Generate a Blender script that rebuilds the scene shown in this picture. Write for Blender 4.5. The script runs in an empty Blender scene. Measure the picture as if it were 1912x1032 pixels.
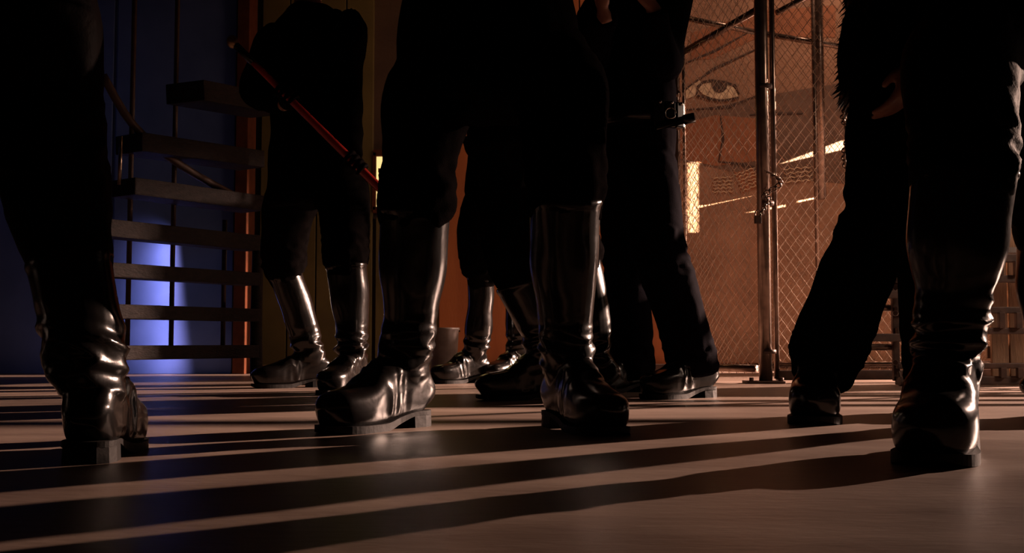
import bpy, bmesh, math, random
from mathutils import Vector, Matrix, noise
random.seed(7)
SC = bpy.context.scene
COL = SC.collection
V = Vector

# ------------------------------------------------------------------ camera
F = 2000.0; CAMH = 0.19; HORIZON = 637.0
PITCH = math.atan((HORIZON - 516.0) / F)
cam_d = bpy.data.cameras.new('camera'); cam = bpy.data.objects.new('camera', cam_d); COL.objects.link(cam)
cam_d.sensor_width = 36.0; cam_d.lens = 36.0 * F / 1912.0
cam_d.clip_start = 0.02
cam.location = (0, 0, CAMH); cam.rotation_euler = (math.pi / 2 + PITCH, 0, 0)
SC.camera = cam
FW = V((0, math.cos(PITCH), math.sin(PITCH))); UP = V((0, -math.sin(PITCH), math.cos(PITCH)))
def P(px, py, Y):
    d = FW + V((1, 0, 0)) * ((px - 956.0) / F) + UP * ((516.0 - py) / F)
    return V((0, 0, CAMH)) + d * (Y / d.y)
def G(px, Y, z=0.0):
    """point at depth Y seen in column px at height z"""
    depth = Y * math.cos(PITCH) + (z - CAMH) * math.sin(PITCH)
    return V(((px - 956.0) / F * depth, Y, z))

# ------------------------------------------------------------------ world and lights
w = bpy.data.worlds.new('world'); SC.world = w; w.use_nodes = True
bg = w.node_tree.nodes['Background']; bg.inputs[0].default_value = (1.0, 0.42, 0.30, 1); bg.inputs[1].default_value = 0.0022
SC.view_settings.view_transform = 'Standard'; SC.view_settings.look = 'None'
SC.view_settings.exposure = 0.0; SC.view_settings.gamma = 1.0; SC.view_settings.use_curve_mapping = False

def aim(o, tgt):
    o.rotation_euler = (V(tgt) - o.location).to_track_quat('-Z', 'Y').to_euler()
def spot(name, loc, tgt, energy, color, angle, blend=0.3, radius=0.03):
    l = bpy.data.lights.new(name, 'SPOT'); l.energy = energy; l.color = color
    l.spot_size = math.radians(angle); l.spot_blend = blend; l.shadow_soft_size = radius
    o = bpy.data.objects.new(name, l); COL.objects.link(o); o.location = loc; aim(o, tgt); return o
def area(name, loc, tgt, energy, color, sx, sy, spread=180):
    l = bpy.data.lights.new(name, 'AREA'); l.energy = energy; l.color = color
    l.shape = 'RECTANGLE'; l.size = sx; l.size_y = sy; l.spread = math.radians(spread)
    o = bpy.data.objects.new(name, l); COL.objects.link(o); o.location = loc; aim(o, tgt); return o
FLAG_SLOPE = 0.185
def unit(x, y): v = V((x, y, 0)); v.normalize(); return v
KEY = V((7.85, 7.6, 2.35))
spot('key_lamp', KEY, (-1.2, 4.7, 0.1), 18500, (1.0, 0.64, 0.49), 53, 1.0, 0.045)
area('boot_highlight_fill', (5.2, 4.0, 1.5), (0.8, 2.6, 0.5), 0.8, (1.0, 0.66, 0.5), 0.5, 1.8, 90)  # added fill from the right for broad boot highlights, no window there
SLOTL = V((4.5, 6.55, 1.25))
spot('added_streak_light', SLOTL, (1.6, 7.2, 1.15), 18000, (1.0, 0.76, 0.50), 20, 0.1, 0.0008)  # added unseen spot that throws the wall streaks through the slots
area('mural_lamp', (2.3, 5.9, 3.6), (1.9, 7.2, 0.9), 16, (1.0, 0.60, 0.41), 1.2, 0.4, 120)
area('rack_fill', (4.4, 3.3, 1.7), (2.3, 4.9, 0.4), 7, (1.0, 0.68, 0.5), 0.5, 0.5, 70)  # added fill to brighten the rack rails and the planks
area('centre_boards_light', (-0.2, 5.7, 3.2), (-0.4, 6.6, 0.7), 2.0, (1.0, 0.50, 0.22), 0.6, 0.3, 120)  # area light above the orange boards
spot('blue_lamp', (-3.35, 5.75, 0.30), (-2.0, 6.28, 0.35), 7, (0.32, 0.46, 1.0), 34, 0.9, 0.03)
area('wall_patch_fill', G(312, 6.12, 0.36), G(296, 6.30, 0.33), 1.5, (0.80, 0.62, 1.0), 0.9, 0.04, 110).rotation_euler.rotate_axis('Z', math.pi / 2)  # added strip light facing the wall, shapes the lavender patch
area('blue_wash', (-3.4, 5.3, 1.9), (-2.2, 6.3, 0.9), 0.16, (0.05, 0.30, 1.0), 0.5, 0.5, 120)

# ------------------------------------------------------------------ materials
MATS = {}
def mat(name, c1, c2=None, rough=0.5, metal=0.0, scale=8.0, bump=0.0, bscale=40.0, coat=0.0, spec=0.5, stretch=(1, 1, 1), emit=None, estr=0.0, rvar=0.0, sheen=0.0):
    if name in MATS: return MATS[name]
    m = bpy.data.materials.new(name); m.use_nodes = True; MATS[name] = m
    nt = m.node_tree; b = nt.nodes['Principled BSDF']
    b.inputs['Roughness'].default_value = rough; b.inputs['Metallic'].default_value = metal
    b.inputs['Coat Weight'].default_value = coat; b.inputs['Coat Roughness'].default_value = 0.15
    b.inputs['Specular IOR Level'].default_value = spec
    b.inputs['Sheen Weight'].default_value = sheen
    tc = nt.nodes.new('ShaderNodeTexCoord'); mp = nt.nodes.new('ShaderNodeMapping'); mp.inputs['Scale'].default_value = stretch
    nt.links.new(tc.outputs['Object'], mp.inputs[0])
    n = nt.nodes.new('ShaderNodeTexNoise'); n.inputs['Scale'].default_value = scale; n.inputs['Detail'].default_value = 6
    nt.links.new(mp.outputs[0], n.inputs['Vector'])
    r = nt.nodes.new('ShaderNodeValToRGB'); c2 = c2 or tuple(x * 0.7 for x in c1)
    r.color_ramp.elements[0].position = 0.3; r.color_ramp.elements[1].position = 0.7
    r.color_ramp.elements[0].color = (*c2, 1); r.color_ramp.elements[1].color = (*c1, 1)
    nt.links.new(n.outputs['Fac'], r.inputs[0]); nt.links.new(r.outputs[0], b.inputs['Base Color'])
    if rvar:
        mr = nt.nodes.new('ShaderNodeMapRange'); mr.inputs[3].default_value = rough - rvar; mr.inputs[4].default_value = rough + rvar
        nt.links.new(n.outputs['Fac'], mr.inputs[0]); nt.links.new(mr.outputs[0], b.inputs['Roughness'])
    if bump:
        n2 = nt.nodes.new('ShaderNodeTexNoise'); n2.inputs['Scale'].default_value = bscale; n2.inputs['Detail'].default_value = 4
        nt.links.new(mp.outputs[0], n2.inputs['Vector'])
        bp = nt.nodes.new('ShaderNodeBump'); bp.inputs['Strength'].default_value = bump; bp.inputs['Distance'].default_value = 0.01
        nt.links.new(n2.outputs['Fac'], bp.inputs['Height']); nt.links.new(bp.outputs[0], b.inputs['Normal'])
    if emit:
        b.inputs['Emission Color'].default_value = (*emit, 1); b.inputs['Emission Strength'].default_value = estr
    return m
M_CONC = mat('worn_concrete', (0.34, 0.25, 0.20), (0.17, 0.115, 0.09), 0.43, scale=2.2, bump=0.12, bscale=22, stretch=(1.0, 2.4, 1), rvar=0.1)
M_BLUE = mat('blue_painted_plywood', (0.13, 0.20, 0.46), (0.09, 0.15, 0.36), 0.6, scale=5, bump=0.05)
M_OLIVE = mat('olive_painted_board', (0.17, 0.13, 0.045), (0.11, 0.085, 0.03), 0.7, scale=4, bump=0.08)
M_ORANGE = mat('orange_brown_board', (0.52, 0.17, 0.055), (0.38, 0.11, 0.035), 0.65, scale=3, bump=0.1, stretch=(3, 3, 0.6))
M_RUST = mat('rust_red_timber', (0.14, 0.045, 0.022), (0.08, 0.028, 0.015), 0.9, scale=12, bump=0.2, spec=0.05)
M_MURAL = mat('painted_brown_render', (0.38, 0.215, 0.135), (0.24, 0.13, 0.08), 0.8, scale=5, bump=0.7, bscale=55)
M_DARKWALL = mat('dark_brown_render', (0.10, 0.06, 0.045), (0.06, 0.035, 0.028), 0.85, scale=3, bump=0.2)
M_PAINTW = mat('mural_cream_paint', (0.74, 0.60, 0.42), (0.5, 0.38, 0.25), 0.8, scale=30)
M_PAINTK = mat('mural_dark_paint', (0.055, 0.03, 0.022), (0.04, 0.02, 0.015), 0.8, scale=30)
M_PAINTG = mat('mural_grey_brown_paint', (0.17, 0.10, 0.07), (0.11, 0.065, 0.045), 0.8, scale=14, bump=0.4, bscale=55)
M_PAINTR = mat('mural_rust_paint', (0.34, 0.13, 0.06), (0.24, 0.09, 0.04), 0.8, scale=14, bump=0.4, bscale=55)
M_PIPE = mat('galvanised_pipe', (0.34, 0.25, 0.20), (0.16, 0.11, 0.09), 0.27, 0.85, scale=25, bump=0.04)
M_WIRE = mat('galvanised_wire', (0.62, 0.48, 0.38), (0.40, 0.30, 0.24), 0.4, 0.7, scale=30)
M_STEEL = mat('dark_brown_steel', (0.10, 0.055, 0.04), (0.05, 0.03, 0.025), 0.5, 0.3, scale=20, bump=0.1)
M_TREAD = mat('rough_dark_timber', (0.018, 0.011, 0.010), (0.006, 0.004, 0.004), 0.7, scale=24, bump=0.5, bscale=60, stretch=(1, 1, 3), spec=0.2)
M_WOOD = mat('weathered_plank_wood', (0.36, 0.22, 0.13), (0.20, 0.12, 0.07), 0.7, scale=9, bump=0.25, stretch=(6, 6, 0.7))
M_GALV = mat('dull_zinc', (0.34, 0.28, 0.26), (0.2, 0.165, 0.155), 0.5, 0.3, scale=14, bump=0.1)
M_LEATHER = mat('polished_black_leather', (0.006, 0.005, 0.0045), (0.004, 0.003, 0.003), 0.22, 0.0, scale=10, bump=0.06, bscale=34, coat=0.10, spec=0.42)
M_SOLE = mat('black_rubber_sole', (0.008, 0.006, 0.005), (0.005, 0.004, 0.004), 0.6, scale=40, bump=0.15, spec=0.15)
M_CLOTH = mat('black_wool_cloth', (0.005, 0.004, 0.004), (0.003, 0.0025, 0.0025), 1.0, scale=30, bump=0.2, bscale=300, spec=0.0)
M_NAVY = mat('dark_navy_uniform_cloth', (0.006, 0.0045, 0.0075), (0.004, 0.003, 0.005), 0.85, scale=30, bump=0.15, bscale=300, spec=0.008)
M_BROWN = mat('black_brown_leather_coat', (0.007, 0.004, 0.004), (0.004, 0.003, 0.003), 0.6, scale=30, bump=0.2, bscale=80, spec=0.015)
M_SKIN = mat('skin', (0.42, 0.20, 0.13), (0.34, 0.15, 0.10), 0.5, scale=30, bump=0.05)
M_HAIR = mat('black_hair', (0.012, 0.009, 0.008), (0.006, 0.005, 0.004), 0.5, scale=60, bump=0.4, bscale=90)
M_RED = mat('red_lacquered_wood', (0.55, 0.035, 0.025), (0.36, 0.02, 0.015), 0.3, scale=14, coat=0.4)
M_BRASS = mat('dull_brass', (0.55, 0.36, 0.20), (0.38, 0.24, 0.13), 0.35, 0.9, scale=14)
M_CHROME = mat('bright_steel', (0.75, 0.68, 0.62), (0.55, 0.5, 0.45), 0.2, 1.0, scale=14)
M_LIT = mat('lit_frosted_glass', (0.8, 0.7, 0.5), (0.7, 0.6, 0.4), 0.4, scale=20, emit=(1.0, 0.72, 0.28), estr=1.1)
M_EYE = mat('eye_white', (0.6, 0.55, 0.5), (0.5, 0.45, 0.4), 0.2)

# ------------------------------------------------------------------ mesh helpers
def mesh_obj(name, vf, m, parent=None, smooth=False, base=None):
    me = bpy.data.meshes.new(name)
    vs, fs = vf
    if base is not None: vs = [(v[0] - base[0], v[1] - base[1], v[2] - base[2]) for v in vs]
    me.from_pydata([tuple(v) for v in vs], [], fs); me.update()
    bm = bmesh.new(); bm.from_mesh(me); bmesh.ops.recalc_face_normals(bm, faces=bm.faces); bm.to_mesh(me); bm.free()
    me.materials.append(m)
    if smooth: me.polygons.foreach_set('use_smooth', [True] * len(me.polygons))
    o = bpy.data.objects.new(name, me); COL.objects.link(o)
    if parent is not None: o.parent = parent
    elif base is not None: o.location = base
    return o
def join(*parts):
    vs, fs = [], []
    for v, f in parts:
        k = len(vs); vs += list(v); fs += [tuple(i + k for i in q) for q in f]
    return vs, fs
def box(c, h, rz=0.0, bev=0.0):
    """centre, half sizes, rotation about z"""
    cx, sx = math.cos(rz), math.sin(rz)
    if bev <= 0:
        vs = []
        for z in (-1, 1):
            for x, y in ((-1, -1), (1, -1), (1, 1), (-1, 1)):
                a, b = x * h[0], y * h[1]
                vs.append(V((c[0] + a * cx - b * sx, c[1] + a * sx + b * cx, c[2] + z * h[2])))
        return vs, [(3, 2, 1, 0), (4, 5, 6, 7), (0, 1, 5, 4), (1, 2, 6, 5), (2, 3, 7, 6), (3, 0, 4, 7)]
    bm = bmesh.new(); bmesh.ops.create_cube(bm, size=2.0)
    for v in bm.verts: v.co = V((v.co.x * h[0], v.co.y * h[1], v.co.z * h[2]))
    bmesh.ops.bevel(bm, geom=bm.edges[:], offset=min(bev, min(h) * 0.8), segments=2, profile=0.6, affect='EDGES')
    R = Matrix.Rotation(rz, 3, 'Z')
    vs = [R @ v.co + V(c) for v in bm.verts]; bm.verts.index_update()
    fs = [tuple(v.index for v in f.verts) for f in bm.faces]; bm.free(); return vs, fs
def beam(a, b, hw, hh, bev=0.004):
    """rectangular bar from a to b; hw horizontal half width, hh vertical half height"""
    a, b = V(a), V(b); t = (b - a); L = t.length; t.normalize()
    side = t.cross(V((0, 0, 1)))
    side = side.normalized() if side.length > 1e-4 else V((1, 0, 0))
    up = side.cross(t)
    vs, fs = box((0, 0, 0), (L / 2, hw, hh), 0, bev)
    c = (a + b) / 2
    return [c + t * v[0] + side * v[1] + up * v[2] for v in vs], fs
def crom(pts, k):
    """Catmull-Rom resampling of tuples"""
    out = []; n = len(pts)
    for i in range(n - 1):
        p0, p1, p2, p3 = pts[max(i - 1, 0)], pts[i], pts[i + 1], pts[min(i + 2, n - 1)]
        for j in range(k):
            t = j / k
            out.append(tuple(0.5 * (2 * b + (c - a) * t + (2 * a - 5 * b + 4 * c - d) * t * t + (3 * b - a - 3 * c + d) * t ** 3)
                             for a, b, c, d in zip(p0, p1, p2, p3)))
    out.append(tuple(pts[-1])); return out
def loft(pts, rad, n=20, ref=(1, 0, 0), k=5, fn=None, power=2.0):
    """pts: centres; rad: r or (a,b) where a is along ref; smooth closed tube"""
    data = [(*p, *(r if isinstance(r, tuple) else (r, r))) for p, r in zip(pts, rad)]
    if k > 1: data = crom(data, k)
    C = [V(d[:3]) for d in data]; vs, fs = [], []
    N = len(C); ref = V(ref)
    for i in range(N):
        t = (C[min(i + 1, N - 1)] - C[max(i - 1, 0)])
        if t.length < 1e-9: t = V((0, 0, 1))
        t.normalize()
        a1 = ref - ref.dot(t) * t
        if a1.length < 0.25:
            r2 = V((0, 1, 0)) if abs(t.y) < 0.8 else V((0, 0, 1))
            a1 = r2 - r2.dot(t) * t
        a1.normalize(); a2 = t.cross(a1)
        ra, rb = max(data[i][3], 0.0005), max(data[i][4], 0.0005)
        for j in range(n):
            th = 2 * math.pi * j / n; c, s = math.cos(th), math.sin(th)
            if power != 2.0:
                c = math.copysign(abs(c) ** (2 / power), c); s = math.copysign(abs(s) ** (2 / power), s)
            vs.append(C[i] + a1 * (ra * c) + a2 * (rb * s))
    for i in range(N - 1):
        for j in range(n):
            j2 = (j + 1) % n
            fs.append((i * n + j, i * n + j2, (i + 1) * n + j2, (i + 1) * n + j))
    fs.append(tuple(range(n - 1, -1, -1))); fs.append(tuple((N - 1) * n + j for j in range(n)))
    return vs, fs
def tube(a, b, r, n=12): return loft([a, b], [r, r], n, k=1)
def ball(c, r, n=16, ref=(1, 0, 0), up=(0, 0, 1)):
    """ellipsoid: r=(a along ref, b, c along up)"""
    if not isinstance(r, tuple): r = (r, r, r)
    up = V(up); pts, rad = [], []
    for i in range(11):
        th = math.pi * i / 10
        pts.append(V(c) - up * (r[2] * math.cos(th))); s = max(math.sin(th), 0.04); rad.append((r[0] * s, r[1] * s))
    return loft(pts, rad, n, ref, k=1)
def remeshed(name, vf, voxel, m, base, parent=None, smooth=3, disp=None, factor=0.5):
    vs, fs = vf
    me = bpy.data.meshes.new('tmp'); me.from_pydata([tuple(V(v) - V(base)) for v in vs], [], fs)
    bm = bmesh.new(); bm.from_mesh(me); bmesh.ops.recalc_face_normals(bm, faces=bm.faces); bm.to_mesh(me); bm.free()
    t = bpy.data.objects.new('tmp', me); COL.objects.link(t)
    r = t.modifiers.new('r', 'REMESH'); r.mode = 'VOXEL'; r.voxel_size = voxel; r.adaptivity = 0.0
    if smooth:
        s = t.modifiers.new('s', 'SMOOTH'); s.iterations = smooth; s.factor = factor
    dg = bpy.context.evaluated_depsgraph_get(); dg.update()
    out = bpy.data.meshes.new_from_object(t.evaluated_get(dg))
    bpy.data.objects.remove(t); bpy.data.meshes.remove(me)
    out.name = name
    if disp:
        nor = [v.normal.copy() for v in out.vertices]
        B = V(base)
        for v, nn in zip(out.vertices, nor):
            v.co = v.co + nn * disp(v.co + B, nn)
    out.materials.clear(); out.materials.append(m)
    out.polygons.foreach_set('use_smooth', [True] * len(out.polygons)); out.update()
    o = bpy.data.objects.new(name, out); COL.objects.link(o)
    if parent is not None: o.parent = parent
    else: o.location = base
    return o
def tag(o, label, cat, group=None):
    o['label'] = label; o['category'] = cat
    if group: o['group'] = group
    return o
def struct(o): o['kind'] = 'structure'; return o
def empty(name, loc):
    o = bpy.data.objects.new(name, None); COL.objects.link(o); o.location = loc; o.empty_display_size = 0.1; return o

# ================================================================== SETTING
# floor slab
bm = bmesh.new(); bmesh.ops.create_grid(bm, x_segments=2, y_segments=2, size=1.0)
for v in bm.verts: v.co = V((v.co.x * 9 + 0.5, v.co.y * 5.5 + 3.5, 0))
me = bpy.data.meshes.new('floor'); bm.to_mesh(me); bm.free(); me.materials.append(M_CONC)
floor = bpy.data.objects.new('floor', me); COL.objects.link(floor); struct(floor)

def slab(name, x0, x1, y0, y1, z0, z1, m, parent=None, bev=0.0):
    return mesh_obj(name, box(((x0 + x1) / 2, (y0 + y1) / 2, (z0 + z1) / 2), ((x1 - x0) / 2, (y1 - y0) / 2, (z1 - z0) / 2), 0, bev), m, parent)
BW = 6.6
# blue panelled wall, left
bx0, bx1 = -5.2, G(437, 6.3).x
wl = struct(slab('wall_left', bx0, bx1, 6.30, 6.42, 0, 4.2, M_BLUE))
x = bx1
for i in range(4):
    slab('wall_panel', x - 0.72, x - 0.012, 6.285, 6.305, 0.0, 4.2, M_BLUE, wl, 0.004); x -= 0.73
# rust timber jamb beside it
jx = G(438, 6.3).x
struct(slab('trim_1', jx, G(461, 6.3).x, 6.24, 6.44, 0, 4.2, M_RUST, bev=0.005))
# back wall centre: olive boards then orange boards
wb = struct(slab('wall_back', jx, G(1262, 6.75).x, 6.70, 6.82, 0, 4.2, M_DARKWALL))
def boards(x0, x1, n, y, m, z1=4.2):
    wd = (x1 - x0) / n
    for i in range(n):
        slab('board', x0 + i * wd + 0.004, x0 + (i + 1) * wd - 0.004, y, y + 0.05, 0.0, z1, m, wb, 0.004)
xo = G(694, 6.65).x; xp = G(818, 6.65).x
boards(jx + 0.05, xo, 4, 6.65, M_OLIVE)
boards(xp, G(1262, 6.65).x, 5, 6.64, M_ORANGE)
slab('board', xo + 0.02, xp, 6.655, 6.70, 0, P(700, 400, 6.65).z - .02, M_OLIVE, wb)
struct(slab('baseboard_back', jx, xp, 6.60, 6.65, 0.0, 0.045, M_WOOD, bev=0.006))
struct(slab('trim_2', xp, G(1262, 6.6).x, 6.58, 6.64, 0.0, 0.05, M_STEEL, bev=0.006))
# lit window between the olive and the orange boards
wz0, wz1 = P(700, 392, 6.66).z, P(700, 286, 6.66).z
wn = empty('window_1', ((xo + xp) / 2, 6.66, wz0)); struct(wn)
bs = wn.location
mesh_obj('pane', box(((xo + xp) / 2, 6.685, (wz0 + wz1) / 2), ((xp - xo) / 2 - .012, 0.006, (wz1 - wz0) / 2)), M_LIT, wn, base=bs)
fr = join(box((xo + .006, 6.67, (wz0 + wz1) / 2), (.010, .03, (wz1 - wz0) / 2)), box((xp - .018, 6.67, (wz0 + wz1) / 2), (.018, .03, (wz1 - wz0) / 2)),
          box(((xo + xp) / 2, 6.67, wz0), ((xp - xo) / 2, .03, .018)), box(((xo + xp) / 2, 6.67, wz1), ((xp - xo) / 2, .03, .018)))
mesh_obj('window_frame', fr, M_RUST, wn, base=bs)
for zz in (0.70,):
    z = wz0 + (wz1 - wz0) * zz
    mesh_obj('glazing_bar', box(((xo + xp) / 2, 6.668, z), ((xp - xo) / 2 - .03, .012, .012)), M_RUST, wn, base=bs)

# mural wall behind the fence
MW = 7.2
mx0, mx1 = G(1255, 6.7).x, 4.6
wr = struct(slab('wall_right', mx0, mx1, MW, MW + 0.12, 0, 4.2, M_MURAL))
struct(slab('wall_return', mx0 - 0.03, mx0, 6.70, MW, 0, 4.2, M_ORANGE)).name = 'wall_side'
def flat(name, pix, m, off, th=0.004, parent=wr):
    """painted shape on the mural wall, given as its outline"""
    fr_, bk = [], []
    for px, py in pix:
        q = P(px, py, MW); fr_.append(V((q.x, MW - off, q.z))); bk.append(V((q.x, MW + 0.002, q.z)))
    n = len(pix); vs = fr_ + bk
    fs = [tuple(range(n)), tuple(range(2 * n - 1, n - 1, -1))] + [(i, (i + 1) % n, n + (i + 1) % n, n + i) for i in range(n)]
    return mesh_obj(name, (vs, fs), m, parent)
def stroke(name, pix, wpx, m, off):
    L, R = [], []
    for i, (px, py) in enumerate(pix):
        a = V(pix[max(i - 1, 0)]); b = V(pix[min(i + 1, len(pix) - 1)]); t = (b - a).normalized(); nn = V((-t.y, t.x))
        ww = wpx * (0.35 if i in (0, len(pix) - 1) else 1.0) / 2
        L.append((px + nn.x * ww, py + nn.y * ww)); R.append((px - nn.x * ww, py - nn.y * ww))
    return flat(name, L + R[::-1], m, off)
flat('painted_plane', [(1270, 215), (1420, 180), (1600, 150), (1900, 130), (1900, 330), (1600, 345), (1420, 330), (1270, 300)], M_PAINTG, 0.0025)
flat('painted_plane', [(1270, 232), (1335, 215), (1425, 222), (1415, 300), (1335, 310), (1270, 296)], M_PAINTR, 0.004)
flat('painted_plane', [(1290, 62), (1420, 20), (1560, 10), (1560, 70), (1420, 68), (1330, 110), (1290, 112)], M_PAINTR, 0.003)
ew = [(1304, 168), (1310, 157), (1325, 153), (1345, 155), (1366, 160), (1373, 168), (1378, 180), (1362, 184), (1345, 186), (1328, 183), (1314, 177)]
flat('painted_eye', ew, M_PAINTW, 0.006)
flat('painted_iris', [(1328, 154), (1358, 157), (1356, 166), (1350, 172), (1342, 174), (1334, 171), (1329, 164)], M_PAINTK, 0.009)
stroke('painted_line', [(1300, 180), (1303, 162), (1312, 154), (1330, 151), (1352, 154), (1372, 160), (1380, 176)], 5, M_PAINTK, 0.010)
stroke('painted_line', [(1302, 178), (1318, 183), (1342, 188), (1364, 187), (1380, 182)], 4, M_PAINTK, 0.010)
flat('painted_plane', [(1280, 170), (1304, 148), (1310, 154), (1302, 164), (1300, 178), (1280, 186)], M_PAINTW, 0.005)
for ln in ([(1275, 170), (1330, 130), (1410, 93)], [(1280, 205), (1360, 200), (1425, 174)], [(1275, 120), (1335, 95), (1395, 62)], [(1345, 215), (1350, 260), (1342, 300)],
           [(1400, 215), (1425, 212), (1500, 212)], [(1340, 302), (1380, 306), (1420, 314)]):
    stroke('painted_line', ln, 5, M_PAINTK, 0.007)
# chalked lettering, illegible: two tilted blocks of scrawled rows
def scrawl(cx, cy, rows, ln, rot, gap):
    for r in range(rows):
        pts = []; n = 9
        for i in range(n):
            u = (i / (n - 1) - 0.5) * ln * random.uniform(0.85, 1.0); v = (r - rows / 2) * gap + (2.0 if i % 2 else -2.0) * random.uniform(.2, 1)
            pts.append((cx + u * math.cos(rot) - v * math.sin(rot), cy + u * math.sin(rot) + v * math.cos(rot)))
        pts.sort()
        stroke('chalk_line', pts, 1.6, M_PAINTW, 0.009)
scrawl(1350, 348, 5, 44, -0.05, 6.5); scrawl(1397, 338, 6, 46, -0.35, 6.5); scrawl(1490, 330, 4, 60, -0.1, 8)
flat('poster', [(1371, 322), (1404, 314), (1420, 350), (1384, 362)], M_PAINTR, 0.003)

# unseen slotted board added to throw light in streaks on the mural wall
GX = 3.85
def gpt(px, py):
    q = P(px, py, MW); t = (GX - SLOTL.x) / (q.x - SLOTL.x); return SLOTL + (q - SLOTL) * t
slots = [[(1277, 302), (1311, 302), (1311, 434), (1277, 434)], [(1304, 300), (1310, 300), (1310, 437), (1304, 437)], [(1314, 300), (1318, 301), (1318, 436), (1314, 436)],
         [(1275, 390), (1415, 362), (1415, 365), (1275, 396)], [(1376, 399), (1472, 379), (1472, 386), (1415, 396)], [(1482, 375), (1528, 366), (1528, 371), (1482, 381)],
         [(1446, 306), (1590, 252), (1590, 276), (1460, 306)]]
def slot_prism(pix):
    q = [gpt(*p) for p in pix]; n = len(q)
    vs = [V((GX - .03, p.y, p.z)) for p in q] + [V((GX + .03, p.y, p.z)) for p in q]
    return vs, [tuple(range(n)), tuple(range(2 * n - 1, n - 1, -1))] + [(i, (i + 1) % n, n + (i + 1) % n, n + i) for i in range(n)]
sb = mesh_obj('added_slot_mask', box((GX, 6.70, 0.85), (0.006, 0.2, 0.85)), M_TREAD)
for k, s in enumerate(slots):
    if k == 1: continue
    c = mesh_obj('cut', slot_prism(s), M_TREAD)
    md = sb.modifiers.new('cut', 'BOOLEAN'); md.operation = 'DIFFERENCE'; md.object = c; md.solver = 'EXACT'
dg = bpy.context.evaluated_depsgraph_get(); dg.update()
nm = bpy.data.meshes.new_from_object(sb.evaluated_get(dg)); sb.modifiers.clear(); sb.data = nm
for o in [o for o in bpy.data.objects if o.name.startswith('cut')]: bpy.data.objects.remove(o)
tag(sb, 'added unseen dark hoarding with narrow slots standing outside the right edge', 'gobo')

# ================================================================== FENCE
def chain_mesh(name, a, b, z0, z1, r, parent, w=0.050, h=0.066, base=None):
    a, b = V((a[0], a[1], 0)), V((b[0], b[1], 0)); t = b - a; L = t.length; t.normalize(); nrm = V((-t.y, t.x, 0))
    A = w / 2; n = int(L / A); kz = int((z1 - z0) / (h / 2)); vs, fs = [], []
    off = [(math.cos(q), math.sin(q)) for q in (0.5, 2.6, 4.7)]
    for i in range(n):
        prev = None
        for k in range(kz + 1):
            u = (i if (k + i) % 2 == 0 else i + 1) * A
            z = z0 + k * h / 2
            c = a + t * u + nrm * (0.002 if (k + i) % 2 == 0 else -0.002) + V((0, 0, z))
            ring = [c + t * (r * o[0]) + nrm * (r * o[1]) for o in off]
            idx = list(range(len(vs), len(vs) + 3)); vs += ring
            if prev: fs += [(prev[j], prev[(j + 1) % 3], idx[(j + 1) % 3], idx[j]) for j in range(3)]
            prev = idx
    o = mesh_obj(name, (vs, fs), M_WIRE, parent, base=base); o['kind'] = 'stuff'; return o
PA = G(1268, 5.35); PB = G(1430, 4.87); PB2 = G(1451, 4.90); PC = V((2.75, 5.15, 0))
# left gate leaf
gt = empty('chain_link_gate', PA); tag(gt, 'narrow chain-link gate leaf between thin pipe and thick post, beside the belted person', 'gate')
def gp(name, vf, m=M_PIPE, parent=gt): return mesh_obj(name, vf, m, parent, True, parent.location)
gp('gate_pipe', tube(PA + V((0, 0, .02)), PA + V((0, 0, 2.9)), .017))
gp('gate_pipe', tube(PA + V((.035, -.01, .02)), PA + V((.035, -.01, 2.9)), .008))
PBl = PB + (PA - PB).normalized() * 0.06
gp('bottom_rail', tube(PA + V((0, 0, .065)), PBl + V((0, 0, .065)), .018))
q1 = P(1272, 100, 5.33); q2 = P(1421, 14, 4.90)
gp('brace', tube(q1, q2, .017))
gp('top_rail', tube(PA + V((0, 0, 2.9)), PBl + V((0, 0, 2.9)), .018))
chain_mesh('wire_mesh', PA, PBl, 0.04, 2.9, .0017, gt, base=PA)
for z in (0.5, 1.42, 2.2): gp('hinge_band', tube(PA + V((0, 0, z)), PA + V((0, 0, z + .03)), .022))
# post
ps = empty('fence_post', PB); tag(ps, 'thick upright steel fence post with foot plate standing between the two gate leaves', 'post')
gp('pole', tube(PB + V((0, 0, 0)), PB + V((0, 0, 3.2)), .030, 20), parent=ps)
gp('foot_plate', box(PB + V((-.01, 0, .006)), (.085, .06, .006), 0, .002), M_STEEL, ps)
for dx in (-.075, .06): gp('bolt', tube(PB + V((dx, -.045, .008)), PB + V((dx, -.045, .028)), .010, 8), M_STEEL, ps)
for z in (.135, .81, 1.35): gp('band', tube(PB + V((.012, 0, z)), PB + V((.012, 0, z + .018)), .037, 16), M_STEEL, ps)
# right leaf
gr = empty('chain_link_gate', PB2); tag(gr, 'wide chain-link fence panel right of the thick post, behind the striding legs', 'gate')
gp('gate_pipe', tube(PB2 + V((0, 0, .02)), PB2 + V((0, 0, 3.1)), .013), parent=gr)
gp('gate_pipe', tube(PC + V((0, 0, .02)), PC + V((0, 0, 3.1)), .017), parent=gr)
gp('bottom_rail', beam(PB2 + V((0, 0, .035)), PC + V((0, 0, .035)), .02, .022), M_STEEL, gr)
gp('middle_rail', tube(PB2 + V((0, 0, .085)), PC + V((0, 0, .085)), .012), parent=gr)
q1 = P(1450, 24, 4.92); q2 = P(1560, -35, 4.97)
gp('brace', tube(q1, q2, .014), parent=gr)
chain_mesh('wire_mesh', PB2, PC, 0.06, 3.1, .0017, gr, base=PB2)
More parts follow.
